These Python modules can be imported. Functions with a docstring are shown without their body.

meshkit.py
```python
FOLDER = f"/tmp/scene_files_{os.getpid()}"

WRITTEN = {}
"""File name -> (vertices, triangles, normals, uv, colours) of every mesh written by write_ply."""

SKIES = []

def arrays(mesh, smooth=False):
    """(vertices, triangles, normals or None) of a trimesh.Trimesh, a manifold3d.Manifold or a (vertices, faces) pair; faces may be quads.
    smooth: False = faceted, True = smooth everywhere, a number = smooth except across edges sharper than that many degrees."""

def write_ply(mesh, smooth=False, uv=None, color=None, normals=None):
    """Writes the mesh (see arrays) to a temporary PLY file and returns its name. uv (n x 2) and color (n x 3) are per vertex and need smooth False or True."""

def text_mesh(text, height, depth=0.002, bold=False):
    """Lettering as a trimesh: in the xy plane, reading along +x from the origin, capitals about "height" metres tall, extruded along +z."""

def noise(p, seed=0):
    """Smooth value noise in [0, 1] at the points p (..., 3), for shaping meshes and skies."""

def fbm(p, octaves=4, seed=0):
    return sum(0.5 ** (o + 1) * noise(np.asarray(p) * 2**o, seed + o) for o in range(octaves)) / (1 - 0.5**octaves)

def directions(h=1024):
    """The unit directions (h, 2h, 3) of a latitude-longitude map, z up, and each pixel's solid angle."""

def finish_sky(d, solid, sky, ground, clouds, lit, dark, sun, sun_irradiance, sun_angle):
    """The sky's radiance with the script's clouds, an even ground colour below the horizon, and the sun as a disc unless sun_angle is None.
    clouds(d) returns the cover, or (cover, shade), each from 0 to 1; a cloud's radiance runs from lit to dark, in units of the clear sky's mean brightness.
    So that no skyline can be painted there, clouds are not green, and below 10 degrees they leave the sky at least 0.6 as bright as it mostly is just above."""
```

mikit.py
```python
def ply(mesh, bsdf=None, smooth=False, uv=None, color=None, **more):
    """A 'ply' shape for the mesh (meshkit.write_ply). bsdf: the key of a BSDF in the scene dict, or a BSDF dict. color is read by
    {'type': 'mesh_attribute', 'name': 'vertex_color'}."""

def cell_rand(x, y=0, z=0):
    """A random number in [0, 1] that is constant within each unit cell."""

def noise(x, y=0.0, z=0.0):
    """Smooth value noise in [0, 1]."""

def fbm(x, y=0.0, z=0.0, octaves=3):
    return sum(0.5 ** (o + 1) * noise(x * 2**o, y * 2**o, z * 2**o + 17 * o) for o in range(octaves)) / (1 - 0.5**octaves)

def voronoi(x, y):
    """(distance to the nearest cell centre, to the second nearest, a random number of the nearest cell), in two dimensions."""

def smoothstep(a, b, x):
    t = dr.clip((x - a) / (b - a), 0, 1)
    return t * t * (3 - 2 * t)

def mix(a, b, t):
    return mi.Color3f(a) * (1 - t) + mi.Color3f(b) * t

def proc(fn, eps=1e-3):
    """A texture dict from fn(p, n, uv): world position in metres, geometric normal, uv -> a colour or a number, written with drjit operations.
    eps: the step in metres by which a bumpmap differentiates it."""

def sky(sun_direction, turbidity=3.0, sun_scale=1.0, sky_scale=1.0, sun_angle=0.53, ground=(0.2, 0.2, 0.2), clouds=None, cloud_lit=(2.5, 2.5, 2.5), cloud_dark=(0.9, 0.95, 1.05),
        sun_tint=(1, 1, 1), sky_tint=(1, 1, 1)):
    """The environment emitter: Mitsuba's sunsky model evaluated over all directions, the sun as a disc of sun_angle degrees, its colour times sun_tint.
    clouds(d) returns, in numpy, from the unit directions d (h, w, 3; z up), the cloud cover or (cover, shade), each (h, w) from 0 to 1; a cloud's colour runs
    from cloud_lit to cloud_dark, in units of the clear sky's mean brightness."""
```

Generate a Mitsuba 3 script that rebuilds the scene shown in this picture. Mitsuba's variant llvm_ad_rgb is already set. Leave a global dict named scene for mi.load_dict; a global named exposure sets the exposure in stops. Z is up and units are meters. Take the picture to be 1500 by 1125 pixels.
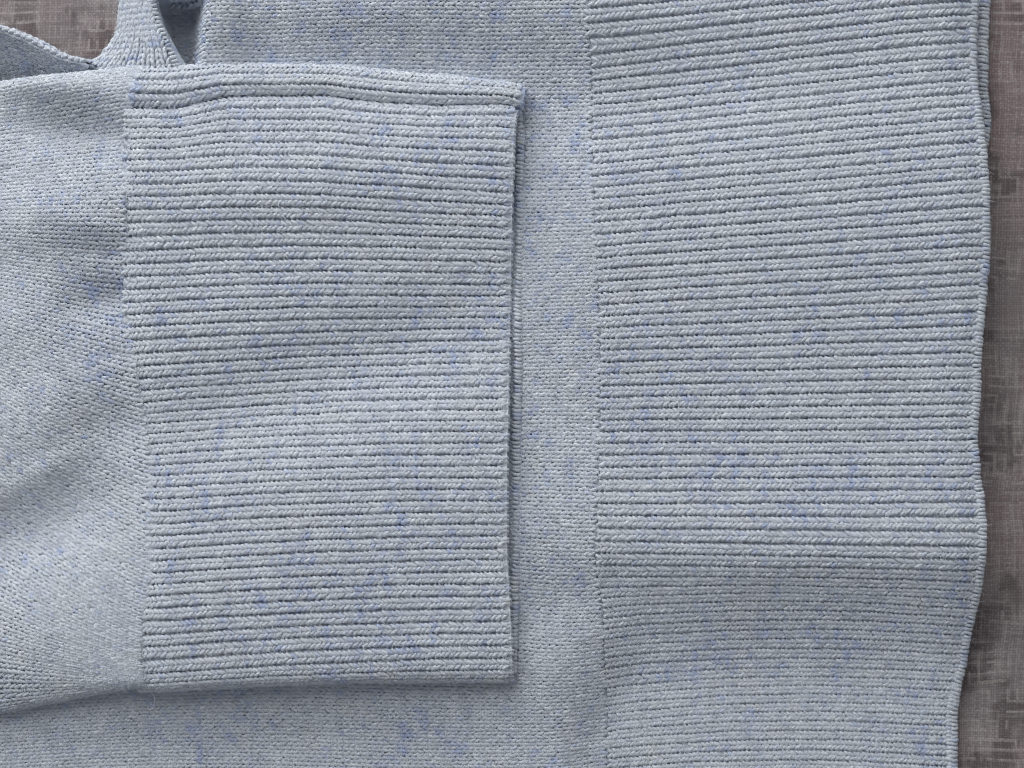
# A folded pale blue rib-knit sweater, photographed close from above on a worn grey-brown woven cover.
import math
import numpy as np
import trimesh
import drjit as dr
import mitsuba as mi
import mikit
import meshkit
from scipy.interpolate import CubicSpline, PchipInterpolator

T = mi.ScalarTransform4f
scene, labels = {}, {}
S = 0.12e-3            # one plan unit = 0.12 mm (the sweater is laid out in these units, z = 0 on the cover)
CX, CY = 750.0, 562.5

# ------------------------------------------------------------------ camera, light, exposure
Z_FOCUS = 88 * S
DIST = 0.35
scene['camera'] = {
    'type': 'thinlens', 'fov_axis': 'x', 'fov': 2 * math.degrees(math.atan(750 * S / DIST)),
    'aperture_radius': 0.0028, 'focus_distance': DIST - 22 * S, 'near_clip': 0.02, 'far_clip': 20.0,
    'to_world': T().look_at(origin=[0, 0, Z_FOCUS + DIST], target=[0, 0, 0], up=[0, 1, 0]),
}
exposure = -0.13
AZ, EL, WD = math.radians(114), math.radians(36), 0.75      # the window: direction and distance
wpos = np.array([math.cos(EL) * math.cos(AZ), math.cos(EL) * math.sin(AZ), math.sin(EL)]) * WD
scene['window'] = {
    'type': 'rectangle', 'to_world': T().look_at(origin=wpos.tolist(), target=[0, 0, 0], up=[0, 0, 1]).scale([0.36, 0.38, 1]),
    'emitter': {'type': 'area', 'radiance': {'type': 'rgb', 'value': [4.7, 4.67, 4.62]}},
}
labels['window'] = {'kind': 'structure'}
scene['room_light'] = {'type': 'constant', 'radiance': {'type': 'rgb', 'value': [0.235, 0.235, 0.243]}}

# ------------------------------------------------------------------ materials
def tex_cover(p, n, uv):
    x, y = p.x / S, -p.y / S                                # plan units
    wob = (mikit.noise(x / 60, y / 60, 3.0) - 0.5) * 8
    X, Y = x + wob + 0.02 * y, y + (mikit.noise(x / 70, y / 50, 9.0) - 0.5) * 8
    pit = 3.9
    i, j = dr.floor(X / pit), dr.floor(Y / pit)
    fx, fy = X / pit - i, Y / pit - j
    warp_up = dr.select(dr.abs((i + j) - 2 * dr.floor((i + j) / 2)) < 0.5, 1.0, 0.0)
    tw = mikit.cell_rand(i, 0, 5) * 0.6 + mikit.noise(Y / 45, i * 3.7, 1.0) * 0.4      # each warp thread's tone
    tf = mikit.cell_rand(0, j, 6) * 0.6 + mikit.noise(X / 45, j * 3.1, 2.0) * 0.4
    tone = dr.select(warp_up > 0.5, tw, tf)
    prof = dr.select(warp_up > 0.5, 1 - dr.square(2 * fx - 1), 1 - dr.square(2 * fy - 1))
    # slub dashes: pale broken strokes along both thread directions
    sv = mikit.smoothstep(0.66, 0.80, mikit.noise(X / 7, Y / 40, 21.0)) * mikit.smoothstep(0.42, 0.62, mikit.fbm(X / 70, Y / 70, 4.0))
    sh = mikit.smoothstep(0.66, 0.80, mikit.noise(X / 40, Y / 7, 31.0)) * mikit.smoothstep(0.42, 0.62, mikit.fbm(X / 70, Y / 70, 8.0))
    cell = 15.0
    ci, cj = dr.floor(X / cell), dr.floor(Y / cell)
    cx, cy = X - ci * cell, Y - cj * cell
    pick = mikit.cell_rand(ci, cj, 77)
    edge_l = (1 - mikit.smoothstep(3.2, 5.2, cx)) * dr.select(pick < 0.42, 1.0, 0.0)
    edge_t = (1 - mikit.smoothstep(3.2, 5.2, cy)) * dr.select((pick >= 0.42) & (pick < 0.86), 1.0, 0.0)
    maze = dr.maximum(edge_l, edge_t) * mikit.smoothstep(0.28, 0.6, mikit.fbm(X / 44, Y / 44, 60.0))
    pale = dr.clip(0.45 * sv + 0.45 * sh + 0.9 * maze, 0, 1)
    dark = mikit.smoothstep(0.5, 0.75, mikit.fbm(X / 38, Y / 38, 14.0))
    warm = mikit.smoothstep(0.35, 0.65, mikit.fbm(X / 150, Y / 210, 40.0))
    c = mikit.mix((0.275, 0.250, 0.256), (0.290, 0.236, 0.238), warm)
    c = mikit.mix(c, (0.135, 0.114, 0.118), dark * 0.75)
    c = mikit.mix(c, (0.42, 0.39, 0.38), pale * 0.65)
    c = c * (0.72 + 0.56 * tone)
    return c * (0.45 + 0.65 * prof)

def bump_cover(p, n, uv):
    x, y = p.x / S / 3.9, -p.y / S / 3.9
    return 0.5 + 0.25 * dr.sin(x * 6.2832) * dr.sin(y * 6.2832)

def bump_fibre(p, n, uv):
    return mikit.noise(p.x / (1.4 * S), p.y / (1.4 * S), p.z / (1.4 * S)) * 0.6 + mikit.noise(p.x / (0.6 * S), p.y / (0.6 * S), p.z / (0.6 * S)) * 0.4

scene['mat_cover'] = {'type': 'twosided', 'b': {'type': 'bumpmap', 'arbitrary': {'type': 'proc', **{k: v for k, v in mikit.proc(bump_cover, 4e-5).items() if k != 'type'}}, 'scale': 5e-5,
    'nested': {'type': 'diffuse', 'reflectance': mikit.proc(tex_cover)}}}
scene['mat_wool'] = {'type': 'twosided', 'b': {'type': 'bumpmap', 'arbitrary': mikit.proc(bump_fibre, 4e-5), 'scale': 7e-5,
    'nested': {'type': 'principled', 'base_color': {'type': 'mesh_attribute', 'name': 'vertex_color'}, 'roughness': 1.0, 'specular': 0.03, 'sheen': 0.6}}}

scene['mat_fuzz'] = {'type': 'twosided', 'b': {'type': 'diffuse', 'reflectance': {'type': 'mesh_attribute', 'name': 'vertex_color'}}}

# ------------------------------------------------------------------ yarn colour: melange dyed, blotches run along the courses (across the ribs)
def yarn_color(u, v, x, y, seed, rng_tone):
    """u course number, v wale number, (x, y) plan place, rng_tone one random number per stitch leg."""
    q = np.stack([x / 16, y / 29, np.full_like(x, seed * 7.3)], -1)
    blotch = meshkit.fbm(q, 3, seed)
    course = meshkit.noise(np.stack([np.floor(u) * 5.31, y / 13, np.full_like(x, seed + 0.5)], -1), seed + 3)
    broad = meshkit.noise(np.stack([x / 150, y / 120, np.full_like(x, seed + 2.5)], -1), seed + 9)
    f = blotch * 0.44 + course * 0.42 + broad * 0.24 + (rng_tone - 0.5) * 0.24
    blue = np.clip((f - 0.58) / 0.24, 0, 1)
    blue = blue * blue * (3 - 2 * blue)
    warm = np.clip((meshkit.fbm(np.stack([x / 30, y / 40, np.full_like(x, 50.0 + seed)], -1), 2, seed + 20) - 0.58) / 0.2, 0, 1)
    pale, base, deep, cream = (np.array(c) for c in ((0.585, 0.63, 0.685), (0.51, 0.56, 0.63), (0.31, 0.385, 0.595), (0.585, 0.585, 0.565)))
    m = np.clip(0.5 + (meshkit.noise(np.stack([x / 12, y / 20, np.full_like(x, 9.0)], -1), seed + 5) - 0.5) * 1.0 + (rng_tone - 0.5) * 0.4, 0, 1)[..., None]
    c = base * (1 - m) + pale * m
    c = c * (1 - 0.15 * warm[..., None]) + cream * 0.15 * warm[..., None]
    c = c * (1 - 0.75 * blue[..., None]) + deep * 0.75 * blue[..., None]
    return np.clip(c * (0.955 + 0.09 * rng_tone[..., None]), 0, 1)

# ------------------------------------------------------------------ cloth sheets: F(u, v) -> plan x, plan y (down), height; all in plan units
def world(x, y, z, k):
    return np.stack([(x - CX) * k, -(y - CY) * k, z], -1)

class Sheet:
    def __init__(self, fn, k):
        self.fn, self.k = fn, k
    def at(self, u, v):
        return world(*self.fn(u, v), self.k)
    def frame(self, u, v, e=0.06, ev=0.06):
        p = self.at(u, v)
        fu, fv = self.at(u + e, v) - self.at(u - e, v), self.at(u, v + ev) - self.at(u, v - ev)
        n = np.cross(fv, fu)
        n /= np.linalg.norm(n, axis=-1, keepdims=True) + 1e-9
        return p, n

def tube_batch(c, r, side, nrm, sides=6):
    """c (M, K, 3) centre lines, r (M, K) radii, side and nrm unit vectors -> vertices, faces, per-vertex index of the stitch."""
    M, K = c.shape[:2]
    a = (np.arange(sides) + 0.5) * 2 * np.pi / sides
    lump = 1 + 0.09 * np.cos(2 * a - 1.9 * np.arange(K)[:, None]) + 0.05 * np.random.default_rng(M).normal(0, 1, (M, K, sides))
    v = c[:, :, None] + (r[:, :, None] * lump)[..., None] * (np.cos(a)[:, None] * side[:, :, None] + np.sin(a)[:, None] * nrm[:, :, None])
    i, j = np.meshgrid(np.arange(K - 1), np.arange(sides), indexing='ij')
    q = np.stack([i * sides + j, i * sides + (j + 1) % sides, (i + 1) * sides + (j + 1) % sides, (i + 1) * sides + j], -1).reshape(-1, 4)
    f = np.vstack([q[:, [0, 2, 1]], q[:, [0, 3, 2]]])
    f = (f[None] + (np.arange(M) * K * sides)[:, None, None]).reshape(-1, 3)
    return v.reshape(-1, 3), f

FUZZ = []
def legs(sh, i, j, s, rng, seed, ribbed, pars):
    """The legs of stitches: course i, wale j, s = -1 the upper and +1 the lower leg of each sideways V."""
    M, K = len(i), 6
    t = np.linspace(0, 1, K)[None]
    L, a0, a1, r0, h0, h1, u0 = (pars[k] for k in ('length', 'outer', 'inner', 'r', 'h0', 'h1', 'u0'))
    ju, jv, jr, jh, tone = (rng.normal(0, 1, (M, 1)) for _ in range(5))
    tone = np.clip(0.5 + 0.25 * tone, 0, 1)
    u = i[:, None] + u0 + 0.07 * ju + L * (1 + 0.05 * jr) * t
    bend = t ** 1.15
    v = j[:, None] + 0.5 + s[:, None] * (a0 + (a1 - a0) * bend) + 0.022 * jv + 0.05 * (meshkit.noise(np.stack([i / 4.0, j * 9.7, i * 0], -1), seed) - 0.5)[:, None]
    d = (v - j[:, None] - 0.5) / 0.5
    x, y, _ = sh.fn(u, v)
    if 'relief' in pars:
        rel = pars['relief'](x, y)
        h0 = h0 * rel
    h = h0 * (1 - d * d) + h1 * np.sin(np.pi * np.clip(t, 0, 1)) - (1.0 * (t - 0.55)) ** 2 * pars['dive'] + 0.35 * jh
    p, n = sh.frame(u, v, 0.06, pars.get('ev', 0.06))
    c = p + n * h[..., None]
    tan = np.gradient(c, axis=1)
    tan /= np.linalg.norm(tan, axis=-1, keepdims=True) + 1e-9
    b = np.cross(n, tan)
    b /= np.linalg.norm(b, axis=-1, keepdims=True) + 1e-9
    nn = np.cross(tan, b)
    loose = 2 * meshkit.fbm(np.stack([i / 6.0, j * 3.3, i * 0 + 7], -1), 2, seed + 40)[:, None] - 1
    r = r0 * (1 + 0.07 * jr + 0.13 * loose) * (0.72 + 0.32 * np.sin(np.pi * np.clip(t * 0.9 + 0.05, 0, 1)))
    vert, f = tube_batch(c, r, b, nn)
    col = yarn_color(np.broadcast_to(i[:, None], u.shape).ravel() * 1.0, v.ravel(), x.ravel(), y.ravel(), seed, np.broadcast_to(tone, u.shape).ravel())
    FUZZ.append((c.reshape(-1, 3), n.reshape(-1, 3), r.ravel(), col))
    return vert, f, np.clip(np.repeat(col, 6, axis=0) * (1 + 0.075 * rng.normal(0, 1, (len(vert), 1))), 0, 0.85)

def grid(sh, us, vs, h, seed, rough=0.5):
    u, v = np.meshgrid(us, vs, indexing='ij')
    p, n = sh.frame(u, v)
    p = p + n * h(u, v)[..., None]
    A, B = u.shape
    i, j = np.meshgrid(np.arange(A - 1), np.arange(B - 1), indexing='ij')
    q = np.stack([i * B + j, (i + 1) * B + j, (i + 1) * B + j + 1, i * B + j + 1], -1).reshape(-1, 4)
    x, y, _ = sh.fn(u, v)
    col = yarn_color(u.ravel(), v.ravel(), x.ravel(), y.ravel(), seed, np.full(u.size, 0.5))
    return p.reshape(-1, 3), np.vstack([q[:, [0, 2, 1]], q[:, [0, 3, 2]]]), col

def put(key, parts, mat='mat_wool', smooth=True):
    vs, fs, cs, at = [], [], [], 0
    for v, f, c in parts:
        vs.append(v); fs.append(f + at); cs.append(c); at += len(v)
    scene[key] = mikit.ply((np.vstack(vs) * S, np.vstack(fs)), mat, smooth=smooth, color=np.vstack(cs))

def numbered(base):
    k, n = base, 0
    while k in scene:
        n += 1
        k = f'{base}_{n:03d}'
    return k

def cord(path, r, seed, tick=None, sides=10, flat=1.0):
    """A rounded yarn edge along a plan path (x, y, z)."""
    path = np.asarray(path, float)
    s = np.concatenate([[0], np.cumsum(np.linalg.norm(np.diff(path, axis=0), axis=1))])
    n = max(8, int(s[-1] / 2.2))
    q = np.stack([np.interp(np.linspace(0, s[-1], n), s, path[:, k]) for k in range(3)], -1)
    tan = np.gradient(q, axis=0); tan /= np.linalg.norm(tan, axis=1, keepdims=True)
    side = np.cross([0, 0, 1.0], tan); side /= np.linalg.norm(side, axis=1, keepdims=True)
    up = np.cross(tan, side)
    ss = np.linspace(0, s[-1], n)
    rr = r * (1 + 0.12 * (meshkit.noise(np.stack([ss / 9, ss * 0, ss * 0 + seed], -1), seed) - 0.5))
    if tick:
        rr = rr * (1 - 0.10 * np.maximum(0, np.cos(2 * np.pi * ss / tick)) ** 4)
    a = (np.arange(sides) + 0.5) * 2 * np.pi / sides
    v = q[:, None] + rr[:, None, None] * (np.cos(a)[None, :, None] * side[:, None] + flat * np.sin(a)[None, :, None] * up[:, None])
    i, j = np.meshgrid(np.arange(n - 1), np.arange(sides), indexing='ij')
    f = np.stack([i * sides + j, i * sides + (j + 1) % sides, (i + 1) * sides + (j + 1) % sides, (i + 1) * sides + j], -1).reshape(-1, 4)
    v = v.reshape(-1, 3)
    x, y = v[:, 0] + CX, CY - v[:, 1]
    col = yarn_color(y / 8.4, x / 10, x, y, seed, np.full(len(x), 0.5))
    return v, np.vstack([f[:, [0, 1, 2]], f[:, [0, 2, 3]]]), col

def hills(x, y, table):
    z = 0.0
    for cx, cy, sx, sy, deg, amp in table:
        c, s = math.cos(math.radians(deg)), math.sin(math.radians(deg))
        dx, dy = x - cx, y - cy
        z = z + amp * np.exp(-((dx * c + dy * s) / sx) ** 2 - ((-dx * s + dy * c) / sy) ** 2)
    return z

def wrap_edge(x, y, z, seed, R=6.5, r=3.1, k=1.0, per=5.8):
    """Turned edge: short strands lying side by side round the edge line (x, y, z)."""
    rng = np.random.default_rng(seed + 100)
    s = np.concatenate([[0], np.cumsum(np.hypot(np.diff(x), np.diff(y)))])
    n = int(s[-1] / per)
    q = np.linspace(0, s[-1], n) + rng.normal(0, 0.5, n)
    px, py, pz = (np.interp(q, s, w) for w in (x, y, z))
    px = px + 2.6 * (meshkit.fbm(np.stack([q / 26, q * 0, q * 0 + seed], -1), 3, seed) - 0.5)
    tx, ty = np.gradient(px), np.gradient(py)
    L = np.hypot(tx, ty)
    tx, ty = tx / L, ty / L
    th = np.radians(np.linspace(-38, 150, 8))[None]
    RR = R * (1 + 0.10 * rng.normal(0, 1, (n, 1)))
    out = np.stack([ty, -tx], -1)                            # outward in plan (to the right when the edge runs down)
    d = -RR + RR * 1.05 * np.sin(th)
    lean = rng.normal(0.8, 0.8, (n, 1)) * (th - 0.6)
    X = px[:, None] + out[:, :1] * d + tx[:, None] * lean
    Y = py[:, None] + out[:, 1:] * d + ty[:, None] * lean
    Zc = pz[:, None] - RR + RR * np.cos(th) - 2.2 * np.clip(-th - 0.2, 0, 1) * 3
    c = world(X, Y, Zc, k)
    tan = np.gradient(c, axis=1); tan /= np.linalg.norm(tan, axis=-1, keepdims=True)
    b = np.broadcast_to(np.stack([tx, -ty, 0 * tx], -1)[:, None], tan.shape)
    nn = np.cross(tan, b)
    v, f = tube_batch(c, np.broadcast_to(r * (1 + 0.08 * rng.normal(0, 1, (n, 1))), th.shape if n == 1 else (n, 8)), b, nn)
    col = yarn_color(np.zeros(n * 8), Y.ravel() / 8, X.ravel(), Y.ravel(), seed, np.repeat(np.clip(rng.normal(0.5, 0.2, n), 0, 1), 8))
    FUZZ.append((c.reshape(-1, 3), nn.reshape(-1, 3), np.full(n * 8, r), col))
    return v, f, np.repeat(col, 6, axis=0)

sm = lambda a, b, x: (lambda t: t * t * (3 - 2 * t))(np.clip((x - a) / (b - a), 0, 1))
K_TOP, K_BODY, K_COVER = 1.0, 1.0125, 1.038

# ------------------------------------------------------------------ cover cloth underneath
gx, gy = np.meshgrid(np.linspace(-900, 2400, 140), np.linspace(-900, 2000, 120), indexing='ij')
gz = -30 + 5 * (meshkit.fbm(np.stack([gx / 160, gy / 160, gx * 0], -1), 3, 4) - 0.5)
i, j = np.meshgrid(np.arange(139), np.arange(119), indexing='ij')
q = np.stack([i * 120 + j, (i + 1) * 120 + j, (i + 1) * 120 + j + 1, i * 120 + j + 1], -1).reshape(-1, 4)
scene['cover_cloth'] = mikit.ply((world(gx, gy, gz, K_COVER).reshape(-1, 3) * S, q[:, ::-1]), 'mat_cover', smooth=True)
labels['cover_cloth'] = {'label': 'grey brown woven cover cloth with pale broken slub pattern under the sweater', 'kind': 'structure'}

# ------------------------------------------------------------------ the sweater
labels['knit_sweater'] = {'label': 'pale blue melange knit sweater with ribbed cuff folded over its ribbed hem', 'category': 'sweater'}
BODY_HILLS = [(880, 150, 420, 75, -6, -17), (1150, 330, 500, 150, -4, 9), (1180, 790, 420, 85, 3, 18), (325, 40, 40, 110, 0, 26), (1450, 40, 80, 130, 0, -22),
              (820, 880, 110, 45, -25, -10), (560, 0, 330, 64, 0, 34), (400, 1130, 480, 120, 0, -50), (480, 100, 330, 30, 0, -4), (860, 480, 60, 300, 0, 3)]
def body_z(x, y):
    yr = y + 0.02 * (x - 1150)
    z = 60 + hills(x, y, BODY_HILLS) - 0.34 * 12 * (np.logaddexp(0, (yr - 818) / 12) - np.logaddexp(0, (yr - 1055) / 12)) * sm(800, 960, x)
    z = z + 0.12 * np.clip(yr - 1075, 0, 100) * sm(800, 960, x)
    return 5 + np.logaddexp(0, (z - 5) / 7) * 7                # never sinks into the cover

# ---- hem: grooves measured on its left and right ends
HL = np.array([-43, -23.5, -3.5, 16.5, 37, 58, 79.5, 98.7, 117, 136, 153, 170.7, 189, 205, 225, 241, 258.7, 276, 293, 309, 327, 344.7, 361.5, 378, 395, 412.7, 428.7, 446, 463, 480, 496.7, 513.5, 530, 547, 564.7, 581.5, 598.7, 615, 632, 649, 666, 683.5, 700.5, 718.7, 736, 753, 771.5, 790.7, 808, 826.5, 844.5, 860.5, 876, 890, 906, 922, 938, 951.7, 966, 982, 998, 1013, 1026, 1039.7, 1053, 1066, 1078, 1091.7, 1105, 1119.7, 1134, 1149, 1164])
HR = np.array([-103, -83, -63, -43, -23, -3, 17, 37, 57, 78.7, 97, 115, 134.7, 153, 171, 188, 206.7, 226.7, 242.7, 261, 281, 302, 320, 339, 360, 378, 397, 416.7, 436, 456.7, 476, 496, 516, 535, 552.7, 571, 590.7, 609, 626.7, 644.5, 661, 680, 697, 716, 735, 756, 777, 798.7, 817, 834.7, 852, 867, 880, 894, 907.7, 921, 935, 949, 965, 979.7, 993, 1006, 1019.7, 1031.7, 1043.7, 1057, 1073, 1087.7, 1101, 1118, 1133, 1148, 1163])
NH = len(HL) - 1
hl, hr = CubicSpline(np.arange(NH + 1), HL), CubicSpline(np.arange(NH + 1), HR)
hem_x0 = PchipInterpolator([-300, 0, 100, 300, 400, 500, 600, 750, 800, 850, 900, 950, 1000, 1050, 1300], [860, 862, 868, 872, 876, 880, 880, 876, 873, 878, 885, 887, 890, 893, 894])
hem_x1 = PchipInterpolator([-300, 0, 60, 120, 160, 250, 300, 380, 450, 530, 600, 640, 700, 750, 790, 840, 880, 920, 980, 1020, 1060, 1125, 1300], [1440, 1435, 1432, 1432, 1436, 1443, 1445, 1445, 1439, 1434, 1431, 1429, 1433, 1438, 1439, 1437, 1435, 1430, 1423, 1416, 1411, 1411, 1414])
UH = 78.0
hem_relief = lambda x, y: 1 - 0.88 * sm(812, 866, y) * sm(868, 900, x) + 0.4 * sm(1085, 1130, y) * sm(880, 980, x)
def hem_fn(u, v):
    t = u / UH
    ya, yb = hl(np.clip(v, -2, NH + 2)), hr(np.clip(v, -2, NH + 2))
    y = ya + (yb - ya) * (t * 540 + 0) / 540 + 4 * t * (1 - t) * (-12) * sm(47, 54, v) + 1.4 * (meshkit.noise(np.stack([u / 9, v / 1.7, u * 0], -1), 3) - 0.5)
    xa, xb = hem_x0(y), hem_x1(y)
    x = xa + (xb - xa) * t
    edge = sm(1 - 60 / 560, 1.0, t)
    z = body_z(x, y) - 8 * edge ** 2 - 14 * np.clip((t - 0.985) / 0.03, 0, 2) ** 2
    return x, y, z
hem = Sheet(hem_fn, K_BODY)
RIB = dict(length=1.3, outer=0.34, inner=0.055, r=3.15, h0=2.4, h1=0.35, u0=-0.2, dive=0.8, ev=0.7)

def rib_core(v, depth, top):
    f = v - np.floor(v)
    return -depth + (depth + top) * np.sin(np.pi * f) ** 0.8

def ribs(parent, sh, first, last, ncourse, seed, pars, jitter_start=True):
    rng = np.random.default_rng(seed)
    for j in range(first, last):
        n0 = rng.integers(0, 2)
        i = np.arange(n0 - 1, ncourse).astype(float)
        i, s = np.concatenate([i, i]), np.concatenate([np.full(len(i), -1.0), np.full(len(i), 1.0)])
        put(numbered(f'{parent}__rib'), [legs(sh, i, np.full(len(i), float(j)), s, rng, seed, True, pars)])

put('knit_sweater__hem', [grid(hem, np.linspace(0, UH - 0.15, 150), np.linspace(0, NH, NH * 8 + 1), lambda u, v: (rib_core(v, 4.2, 2.2) + 2) * hem_relief(*hem_fn(u, v)[:2]) - 2 +  0 * u + 0 * rib_core(v, 4.2, 2.2) * (1 - 0.9 * sm(UH - 1.2, UH, u)) + 1.5 * sm(UH - 1.2, UH, u), 11)])
labels['knit_sweater__hem'] = {'label': 'broad ribbed hem band along the right side'}
ribs('knit_sweater__hem', hem, 0, NH, int(UH) - 1, 11, dict(RIB, relief=hem_relief))
ys = np.arange(-60, 1190, 6.0)
put('knit_sweater__hem__edge', [wrap_edge(hem_x1(ys) + 2.5, ys, body_z(hem_x1(ys), ys) - 5, 11, R=8, k=K_BODY)])

# ---- back layer of the hem peeking out at the top right
back_x = lambda y: hem_x1(y) + 20 * sm(310, 150, y) - 10 * sm(150, 340, y)
def back_fn(u, v):
    y = -60 + v * 17.5 - 0.08 * u
    return back_x(y) - 76 + u, y, -4 + 0 * u - 8 * np.clip((u - 66) / 10, 0, 1.5) ** 2
ys = np.arange(-60, 1180, 6.0)
put('knit_sweater__back_hem', [wrap_edge(back_x(ys), ys, 1 + 0 * ys, 12, R=7, k=1.022), grid(Sheet(back_fn, 1.022), np.linspace(0, 75, 24), np.linspace(0, 70, 70 * 6 + 1), lambda u, v: rib_core(v, 4, 2), 12)])
labels['knit_sweater__back_hem'] = {'label': 'edge of the under layer of the hem at its upper right'}

# ---- body front: stockinette, wales run sideways
WALE, COURSE = 11.3, 8.4
def body_fn(u, v):
    x0 = -120 + u * COURSE
    y = -70 + v * WALE
    y = y + 5 * np.sin(x0 / 140 + y / 120) - 0.06 * np.clip(x0 - 700, 0, 200) * sm(300, 0, y) + 6 * np.exp(-((x0 - 820) / 70) ** 2 - ((y - 900) / 110) ** 2) - 0.012 * x0 * sm(650, 1150, y)
    xb = hem_x0(np.clip(y, -100, 1200))
    x = x0 + (xb - 875) * sm(700, 876, x0)
    z = body_z(x, y)
    z = z - 30 * sm(690, 640, x) * sm(200, 280, y) * sm(970, 880, y)     # pressed down under the sleeve
    z = z - (z + 26) * sm(322, 272, x + 0.16 * y) * sm(500, 400, y) * sm(-14, 8, y)
    return x, y, z
body = Sheet(body_fn, K_BODY)
STOCK = dict(length=1.32, outer=0.39, inner=0.11, r=2.75, h0=0.4, h1=0.9, u0=-0.2, dive=2.2)

def stockinette(sh, us, vs, keep, seed, pars):
    rng = np.random.default_rng(seed)
    i, j = (a.ravel().astype(float) for a in np.meshgrid(us, vs, indexing='ij'))
    x, y, _ = sh.fn(i, j)
    m = keep(x, y)
    i, j = i[m], j[m]
    out = []
    for s in (-1.0, 1.0):
        out.append(legs(sh, i, j, np.full(len(i), s), rng, seed, False, pars))
    return out

UB = int((876 + 120) / COURSE)
def cut(part, sh_xy, keep):
    """Drop the faces of a cloth that lie where there is no cloth."""
    v, f, c = part
    x, y = v[:, 0] / sh_xy + CX, CY - v[:, 1] / sh_xy
    f = f[keep(x[f].mean(1), y[f].mean(1))]
    used, inv = np.unique(f, return_inverse=True)
    return v[used], inv.reshape(-1, 3), c[used]
cloth = lambda x, y: (x > 222) | (y > 600)
put('knit_sweater__body', [cut(grid(body, np.linspace(-1, UB + 1.2, 230), np.linspace(0, 110, 221), lambda u, v: -2.2 + 0 * u, 21), K_BODY, cloth)])
labels['knit_sweater__body'] = {'label': 'smooth plain-knit body panel beside the hem band'}
keep_a = lambda x, y: ((y < 150) & (x > 235)) | (x > 725) | (y > 960)
put('knit_sweater__body__stitch', stockinette(body, np.arange(0, UB), np.arange(0, 110), keep_a, 21, STOCK))
labels['knit_sweater__body__stitch'] = {'kind': 'stuff'}

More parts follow.
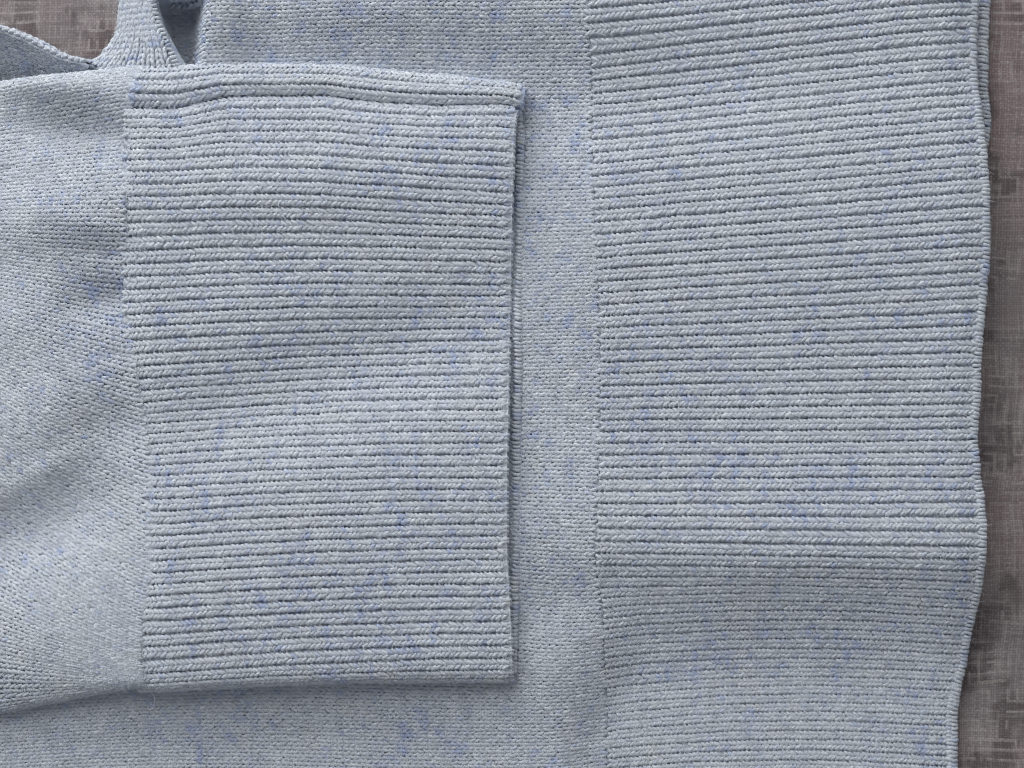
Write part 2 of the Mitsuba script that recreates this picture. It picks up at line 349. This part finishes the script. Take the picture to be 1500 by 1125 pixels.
# ---- cuff: a flattened ribbed tube lying on the body; its upper fold rolls over
CL = np.array([97, 118.8, 138, 158.8, 175, 188.7, 204.7, 219, 236, 252.7, 271, 288.7, 308, 326, 346, 367, 386.5, 405, 424, 443.5, 460.8, 479, 498.7, 518.7, 537, 554.7, 572, 589, 606, 621, 636, 650.7, 666.7, 683, 698.6, 715, 732, 749, 768, 785, 804, 821.5, 839.5, 856, 872, 891, 909.5, 930, 947, 967, 987, 1001, 1009, 1013])
CR = np.array([115, 132.7, 152.7, 170, 187, 204.7, 222, 243, 262, 280.7, 298.5, 315, 331, 347, 362.5, 380, 396, 412.5, 428, 444, 459, 475, 491.5, 507.5, 525, 541, 557, 574.7, 592, 608, 622.7, 638.7, 655.5, 671.5, 688, 705, 721, 738, 754, 772, 788, 807, 822, 840.5, 857, 875, 893, 911, 928, 946, 964, 981, 993, 998])
CR = np.concatenate([[115, 128, 140, 152.7], np.interp(np.linspace(0, 50, 50), np.arange(51), CR[3:54])])
NC = 53
ends = lambda Y, a, b: PchipInterpolator(np.arange(-4, NC + 5), np.concatenate([[Y[0] + 34, Y[0] + 20, Y[0] + 8, Y[0] + 1], np.concatenate([[Y[0] + a], Y[1:-1], [Y[-1]]]), [Y[-1] + 1, Y[-1] - 7, Y[-1] - 20, Y[-1] - 36]]))
cl, cr = ends(CL, 4, 0), ends(CR, 3, 0)
cuff_x0 = PchipInterpolator([0, 90, 130, 160, 250, 300, 330, 400, 450, 500, 560, 600, 660, 720, 770, 820, 870, 920, 960, 1000, 1100], [215, 208, 196, 190, 188, 182, 182, 188, 187, 190, 198, 205, 212, 218, 222, 222, 213, 205, 203, 207, 207])
cuff_x1 = PchipInterpolator([0, 100, 125, 145, 165, 190, 300, 400, 500, 600, 700, 800, 860, 920, 985, 1100], [768, 769, 769, 766, 757, 754, 751, 749, 747, 745, 743, 743, 746, 749, 751, 751])
UC = 78.0
crease_y = PchipInterpolator([180, 190, 250, 290, 338, 410, 470, 510, 570, 650, 738, 765], [156, 157, 158.5, 151, 141, 139.5, 139, 144, 151, 154, 153, 160])
top_y = PchipInterpolator([180, 235, 320, 470, 620, 710, 765], [96, 96, 92, 94, 107, 115, 123])
TOP_Z = PchipInterpolator([-4, -3, -2, -1, 0, 1, 2, 2.65, 3, 3.35, 4, 5.5, 9, 45, 49, 51, 52, 53, 54, 55, 56, 57], [34, 36, 42, 54, 76, 91, 95, 91, 84, 89, 92, 93, 92, 92, 91, 86, 78, 70, 58, 46, 38, 36])
CUFF_HILLS = [(470, 265, 330, 75, -6, 18), (500, 545, 400, 85, -20, -26), (560, 740, 300, 110, -12, 8), (330, 880, 250, 80, -8, 5)]
def cuff_fn(u, v):
    t = u / UC
    ya, yb = cl(np.clip(v, -4, NC + 4)), cr(np.clip(v, -4, NC + 4))
    y = ya + (yb - ya) * t
    xa = cuff_x0(np.clip(y, 0, 1100)); xb = cuff_x1(np.clip(y, 0, 1100))
    x = xa + (xb - xa) * t
    xc = np.clip(x, 180, 765)
    w3 = np.where(v > 3, np.exp(-np.clip(v - 3, 0, 99) / 5.0), np.where(v < 0, 0, np.clip(v / 3, 0, 1)))
    w0 = np.where(v < 3, 1 - np.clip(v / 3, 0, 1), 0)
    c3 = crease_y(xc) - (158.8 + (152.7 - 158.8) * t)
    c0 = top_y(xc) - (97 + (115 - 97) * t)
    y = y + w3 * c3 + w0 * c0 - 5 * 4 * t * (1 - t) * sm(3, 9, v) + 1.4 * (meshkit.noise(np.stack([u / 9, v / 1.7, u * 0 + 4], -1), 8) - 0.5)
    z = TOP_Z(np.clip(v, -4, NC + 4)) + hills(x, y, CUFF_HILLS) * sm(-1, 2, v) * sm(NC + 1, NC - 3, v)
    z = z - 5 * np.clip((t - 0.985) / 0.03, 0, 2) ** 2 - 7 * sm(0.06, 0.0, t) * sm(2, 6, v)
    z = z - (20 * np.clip((t - 0.93) / 0.08, 0, 1) ** 2) * sm(4.6, 2.8, v) * 0.6
    return x, y, z
cuff = Sheet(cuff_fn, K_TOP)
put('knit_sweater__cuff', [grid(cuff, np.linspace(-1.0, UC - 0.15, 150), np.linspace(-3, NC + 3, (NC + 6) * 8 + 1), lambda u, v: rib_core(v, 4.2, 2.2) * (1 - 0.9 * sm(UC - 1.2, UC, u)) + 1.5 * sm(UC - 1.2, UC, u), 31)])
labels['knit_sweater__cuff'] = {'label': 'ribbed sleeve cuff folded flat on the body panel'}
ribs('knit_sweater__cuff', cuff, -1, NC + 1, int(UC) - 1, 31, RIB)
vv = np.linspace(-0.5, NC + 0.8, 620)
x, y, z = cuff_fn(np.full(620, UC + 0.15), vv)
dip = np.abs(np.cos(np.pi * vv)) ** 8
x, z = x - 1.8 * dip, z - 2.5 * dip
put('knit_sweater__cuff__edge', [wrap_edge(x - 1.5, y, z + 2.5, 31, R=7, k=K_TOP)])

# ---- under layer of the cuff, its edge showing past the upper layer
under_x = PchipInterpolator([100, 150, 200, 350, 450, 550, 650, 750, 840, 900, 960, 1000], [757, 758, 763, 763, 761, 760, 758, 758, 756, 754, 753, 750])
def under_fn(u, v):
    y = 135 + v * 16.4
    return 560 + (under_x(np.clip(y, 100, 1000)) - 566) * u / 24, y, 64 + 0 * u
put('knit_sweater__cuff_under_layer', [grid(Sheet(under_fn, 1.006), np.linspace(0, 24, 40), np.linspace(0, 52, 52 * 6 + 1), lambda u, v: rib_core(v, 3, 0), 32)])
labels['knit_sweater__cuff_under_layer'] = {'label': 'under layer of the cuff showing as a thin strip along its right edge'}
ys = np.arange(128, 988, 5.0)
put('knit_sweater__cuff_under_layer__edge', [wrap_edge(under_x(ys) + 2.5, ys, 69 + 0 * ys, 32, R=6, k=1.006)])

# ---- sleeve: plain knit running out of the frame to the left
NS = 84
SL_HILLS = [(60, 118, 110, 24, 8, 21.7), (115, 195, 110, 34, 8, -26.4), (90, 315, 130, 50, -10, 20.2), (150, 445, 70, 40, -8, -23.2), (30, 480, 90, 60, -20, 14.0), (165, 625, 60, 50, 0, -20.2), (70, 600, 70, 60, -20, 14.0), (50, 775, 170, 62, -25, -31), (60, 930, 190, 75, -12, 11), (150, 330, 50, 14, 12, 5), (160, 372, 60, 12, 8, -5), (168, 470, 55, 14, -6, 4), (172, 520, 50, 14, 5, -4), (60, 690, 90, 18, -28, 5)]
SL_Z = PchipInterpolator([-6, -4, -2, 0, 3, 8, 40, 74, 79, 82, 84, 86, 89], [20, 30, 48, 70, 84, 88, 88, 88, 86, 78, 66, 48, 28])
SR = PchipInterpolator([-6, -4, -2, 0, 3, 6, 10, 84, 86, 89], [118, 104, 96, 96, 112, 142, 188, 1007, 1008, 990])
SLY = PchipInterpolator([-6, -4, -2, 0, 4, 10, 30, 50, 78, 84, 86, 89], [150, 132, 122, 121, 150, 214, 416, 625, 962, 1042, 1047, 1030])
UL = 40.0
def sleeve_fn(u, v):
    t = u / UL                                             # 1 at the cuff
    s = np.clip(1 - t, 0, 2) / 0.62                        # 1 near the frame's left edge
    ya, yb = SLY(np.clip(v, -6, 89)), SR(np.clip(v, -6, 89))
    y = yb + (ya - yb) * s ** 1.15 + 1.0 * (meshkit.noise(np.stack([u / 8, v / 6, u * 0 + 2], -1), 5) - 0.5)
    xb = cuff_x0(np.clip(y, 0, 1100))
    x = -130 + (xb + 133) * t
    z = SL_Z(np.clip(v, -6, 89)) + hills(x, y, SL_HILLS) * sm(-2, 3, v) * sm(86, 80, v)
    return x, y, z
sleeve = Sheet(sleeve_fn, K_TOP)
put('knit_sweater__sleeve', [grid(sleeve, np.linspace(0, UL + 0.3, 90), np.linspace(-6, 89, 191), lambda u, v: -2.2 + 0 * u, 41)])
labels['knit_sweater__sleeve'] = {'label': 'plain-knit end of the sleeve leading into the cuff'}
put('knit_sweater__sleeve__stitch', stockinette(sleeve, np.arange(8, int(UL)), np.arange(-4, 87), lambda x, y: x > -40, 41, STOCK))
labels['knit_sweater__sleeve__stitch'] = {'kind': 'stuff'}

# ---- fold of the sleeve's under side, sloping away at the upper left
def fold_fn(u, v):
    x = -130 + u * COURSE
    w = v / 12.0
    yt = np.interp(x, [-140, 0, 40, 90, 130, 200], [20, 47, 62, 88, 96, 100])
    y = yt - 8 + 74 * w + 0 * x
    z = 98 - 106 * np.clip(w - 0.07, 0, 1.2) ** 0.9 - 60 * np.clip(0.07 - w, 0, 1) * 9 - 15 * sm(20, 140, x)
    return x, y, z
fold = Sheet(fold_fn, 1.006)
put('knit_sweater__sleeve_fold', [grid(fold, np.linspace(0, 32, 50), np.linspace(-1, 13, 40), lambda u, v: -2.2 + 0 * u, 42)])
labels['knit_sweater__sleeve_fold'] = {'label': 'shaded fold of the sleeve underside at the upper left'}
put('knit_sweater__sleeve_fold__stitch', stockinette(fold, np.arange(10, 31), np.arange(-1, 12), lambda x, y: x > -40, 42, STOCK))
labels['knit_sweater__sleeve_fold__stitch'] = {'kind': 'stuff'}

# ---- side roll of the body: a narrow strip whose wales run upright beside the dark gap
def roll_fn(u, v):
    y = 140 - u * 8.6                                      # courses go up the picture
    xl = np.interp(y, [-60, 0, 45, 75, 100, 150], [174, 172, 168, 148, 118, 90])
    xr = np.interp(y, [-60, 0, 30, 65, 100, 150], [222, 224, 231, 246, 262, 285])
    w = v / 9.0
    x = xl + (xr - xl) * w
    z = 78 - 34 * (1 - np.clip(w, -0.3, 1)) ** 1.6 - 60 * np.clip(w - 0.93, 0, 1) * 4 - 70 * np.clip(0.06 - w, 0, 1) * 2 + 0.05 * (y - 60)
    return x, y, z
roll = Sheet(roll_fn, 1.006)
put('knit_sweater__side_roll', [grid(roll, np.linspace(0, 24, 50), np.linspace(-2, 9.9, 60), lambda u, v: -2.6 + 0 * u, 51)])
labels['knit_sweater__side_roll'] = {'label': 'rolled side edge with upright stitches beside the dark gap'}
ROLL = dict(STOCK, r=2.7, outer=0.34, h1=2.2)
put('knit_sweater__side_roll__stitch', stockinette(roll, np.arange(2, 23), np.arange(-1, 9), lambda x, y: y > -30, 51, ROLL))
labels['knit_sweater__side_roll__stitch'] = {'kind': 'stuff'}
ye = np.arange(-60, 104, 4.0)
put('knit_sweater__side_roll__edge', [wrap_edge(np.interp(ye, [-60, 0, 30, 65, 104], [226, 226, 233, 248, 266]), ye, np.interp(ye, [-60, 104], [79, 75]), 51, R=6, r=2.7, k=1.006)])

# ---- loose yarn end at the cuff's lower left corner
th = np.array([0, 0, 8]) + np.array([[205, 1000, 74], [212, 1006, 72], [219, 1012, 64], [224, 1019, 55], [225, 1028, 49], [222, 1036, 46]], float)
put('knit_sweater__loose_thread', [cord(world(th[:, 0], th[:, 1], th[:, 2], 1.006), 1.0, 61, sides=6)])
labels['knit_sweater__loose_thread'] = {'label': 'loose pale yarn end at the lower left corner of the cuff'}

# ---- fine fibres standing off the yarn
rng = np.random.default_rng(77)
C, N, R, COL = (np.concatenate(a) for a in zip(*FUZZ))
m = (C[:, 0] > -800) & (C[:, 0] < 780) & (np.abs(C[:, 1]) < 610) & (C[:, 2] > 5)
C, N, R, COL = C[m], N[m], R[m], COL[m]
NF = 230000
pick = rng.integers(0, len(C), NF)
c, n, r, col = C[pick], N[pick], R[pick], COL[pick]
rand = rng.normal(0, 1, (NF, 3))
d = rand - n * (rand * n).sum(1, keepdims=True)
d /= np.linalg.norm(d, axis=1, keepdims=True) + 1e-9
side = np.cross(n, d)
length = rng.gamma(3.0, 2.6, (NF, 1)).clip(3, 22)
lift = rng.uniform(0.0, 0.6, (NF, 1)) ** 1.5 * 1.8
curl = rng.normal(0, 0.45, (NF, 1))
root = c + n * (r[:, None] * 0.75) + side * (r[:, None] * rng.uniform(-0.6, 0.6, (NF, 1)))
K = 4
t = np.linspace(0, 1, K)[None, :, None]
p = root[:, None] + length[:, None] * (d[:, None] * t + side[:, None] * curl[:, None] * t ** 2 + n[:, None] * lift[:, None] * (t - 0.55 * t ** 2))
w = 0.21 * (1 - 0.6 * t)
tan = np.gradient(p, axis=1)
b = np.cross(n[:, None], tan)
b /= np.linalg.norm(b, axis=-1, keepdims=True) + 1e-9
v = np.stack([p - b * w, p + b * w], 2).reshape(-1, 3)
q = np.array([[2 * k, 2 * k + 1, 2 * k + 3, 2 * k + 2] for k in range(K - 1)])
f = np.vstack([q[:, [0, 1, 2]], q[:, [0, 2, 3]]])
f = (f[None] + (np.arange(NF) * 2 * K)[:, None, None]).reshape(-1, 3)
put('knit_sweater__fuzz', [(v, f, np.repeat(np.clip(col * rng.normal(1.08, 0.13, (NF, 1)), 0, 0.85), 2 * K, axis=0))], 'mat_fuzz')
labels['knit_sweater__fuzz'] = {'kind': 'stuff'}
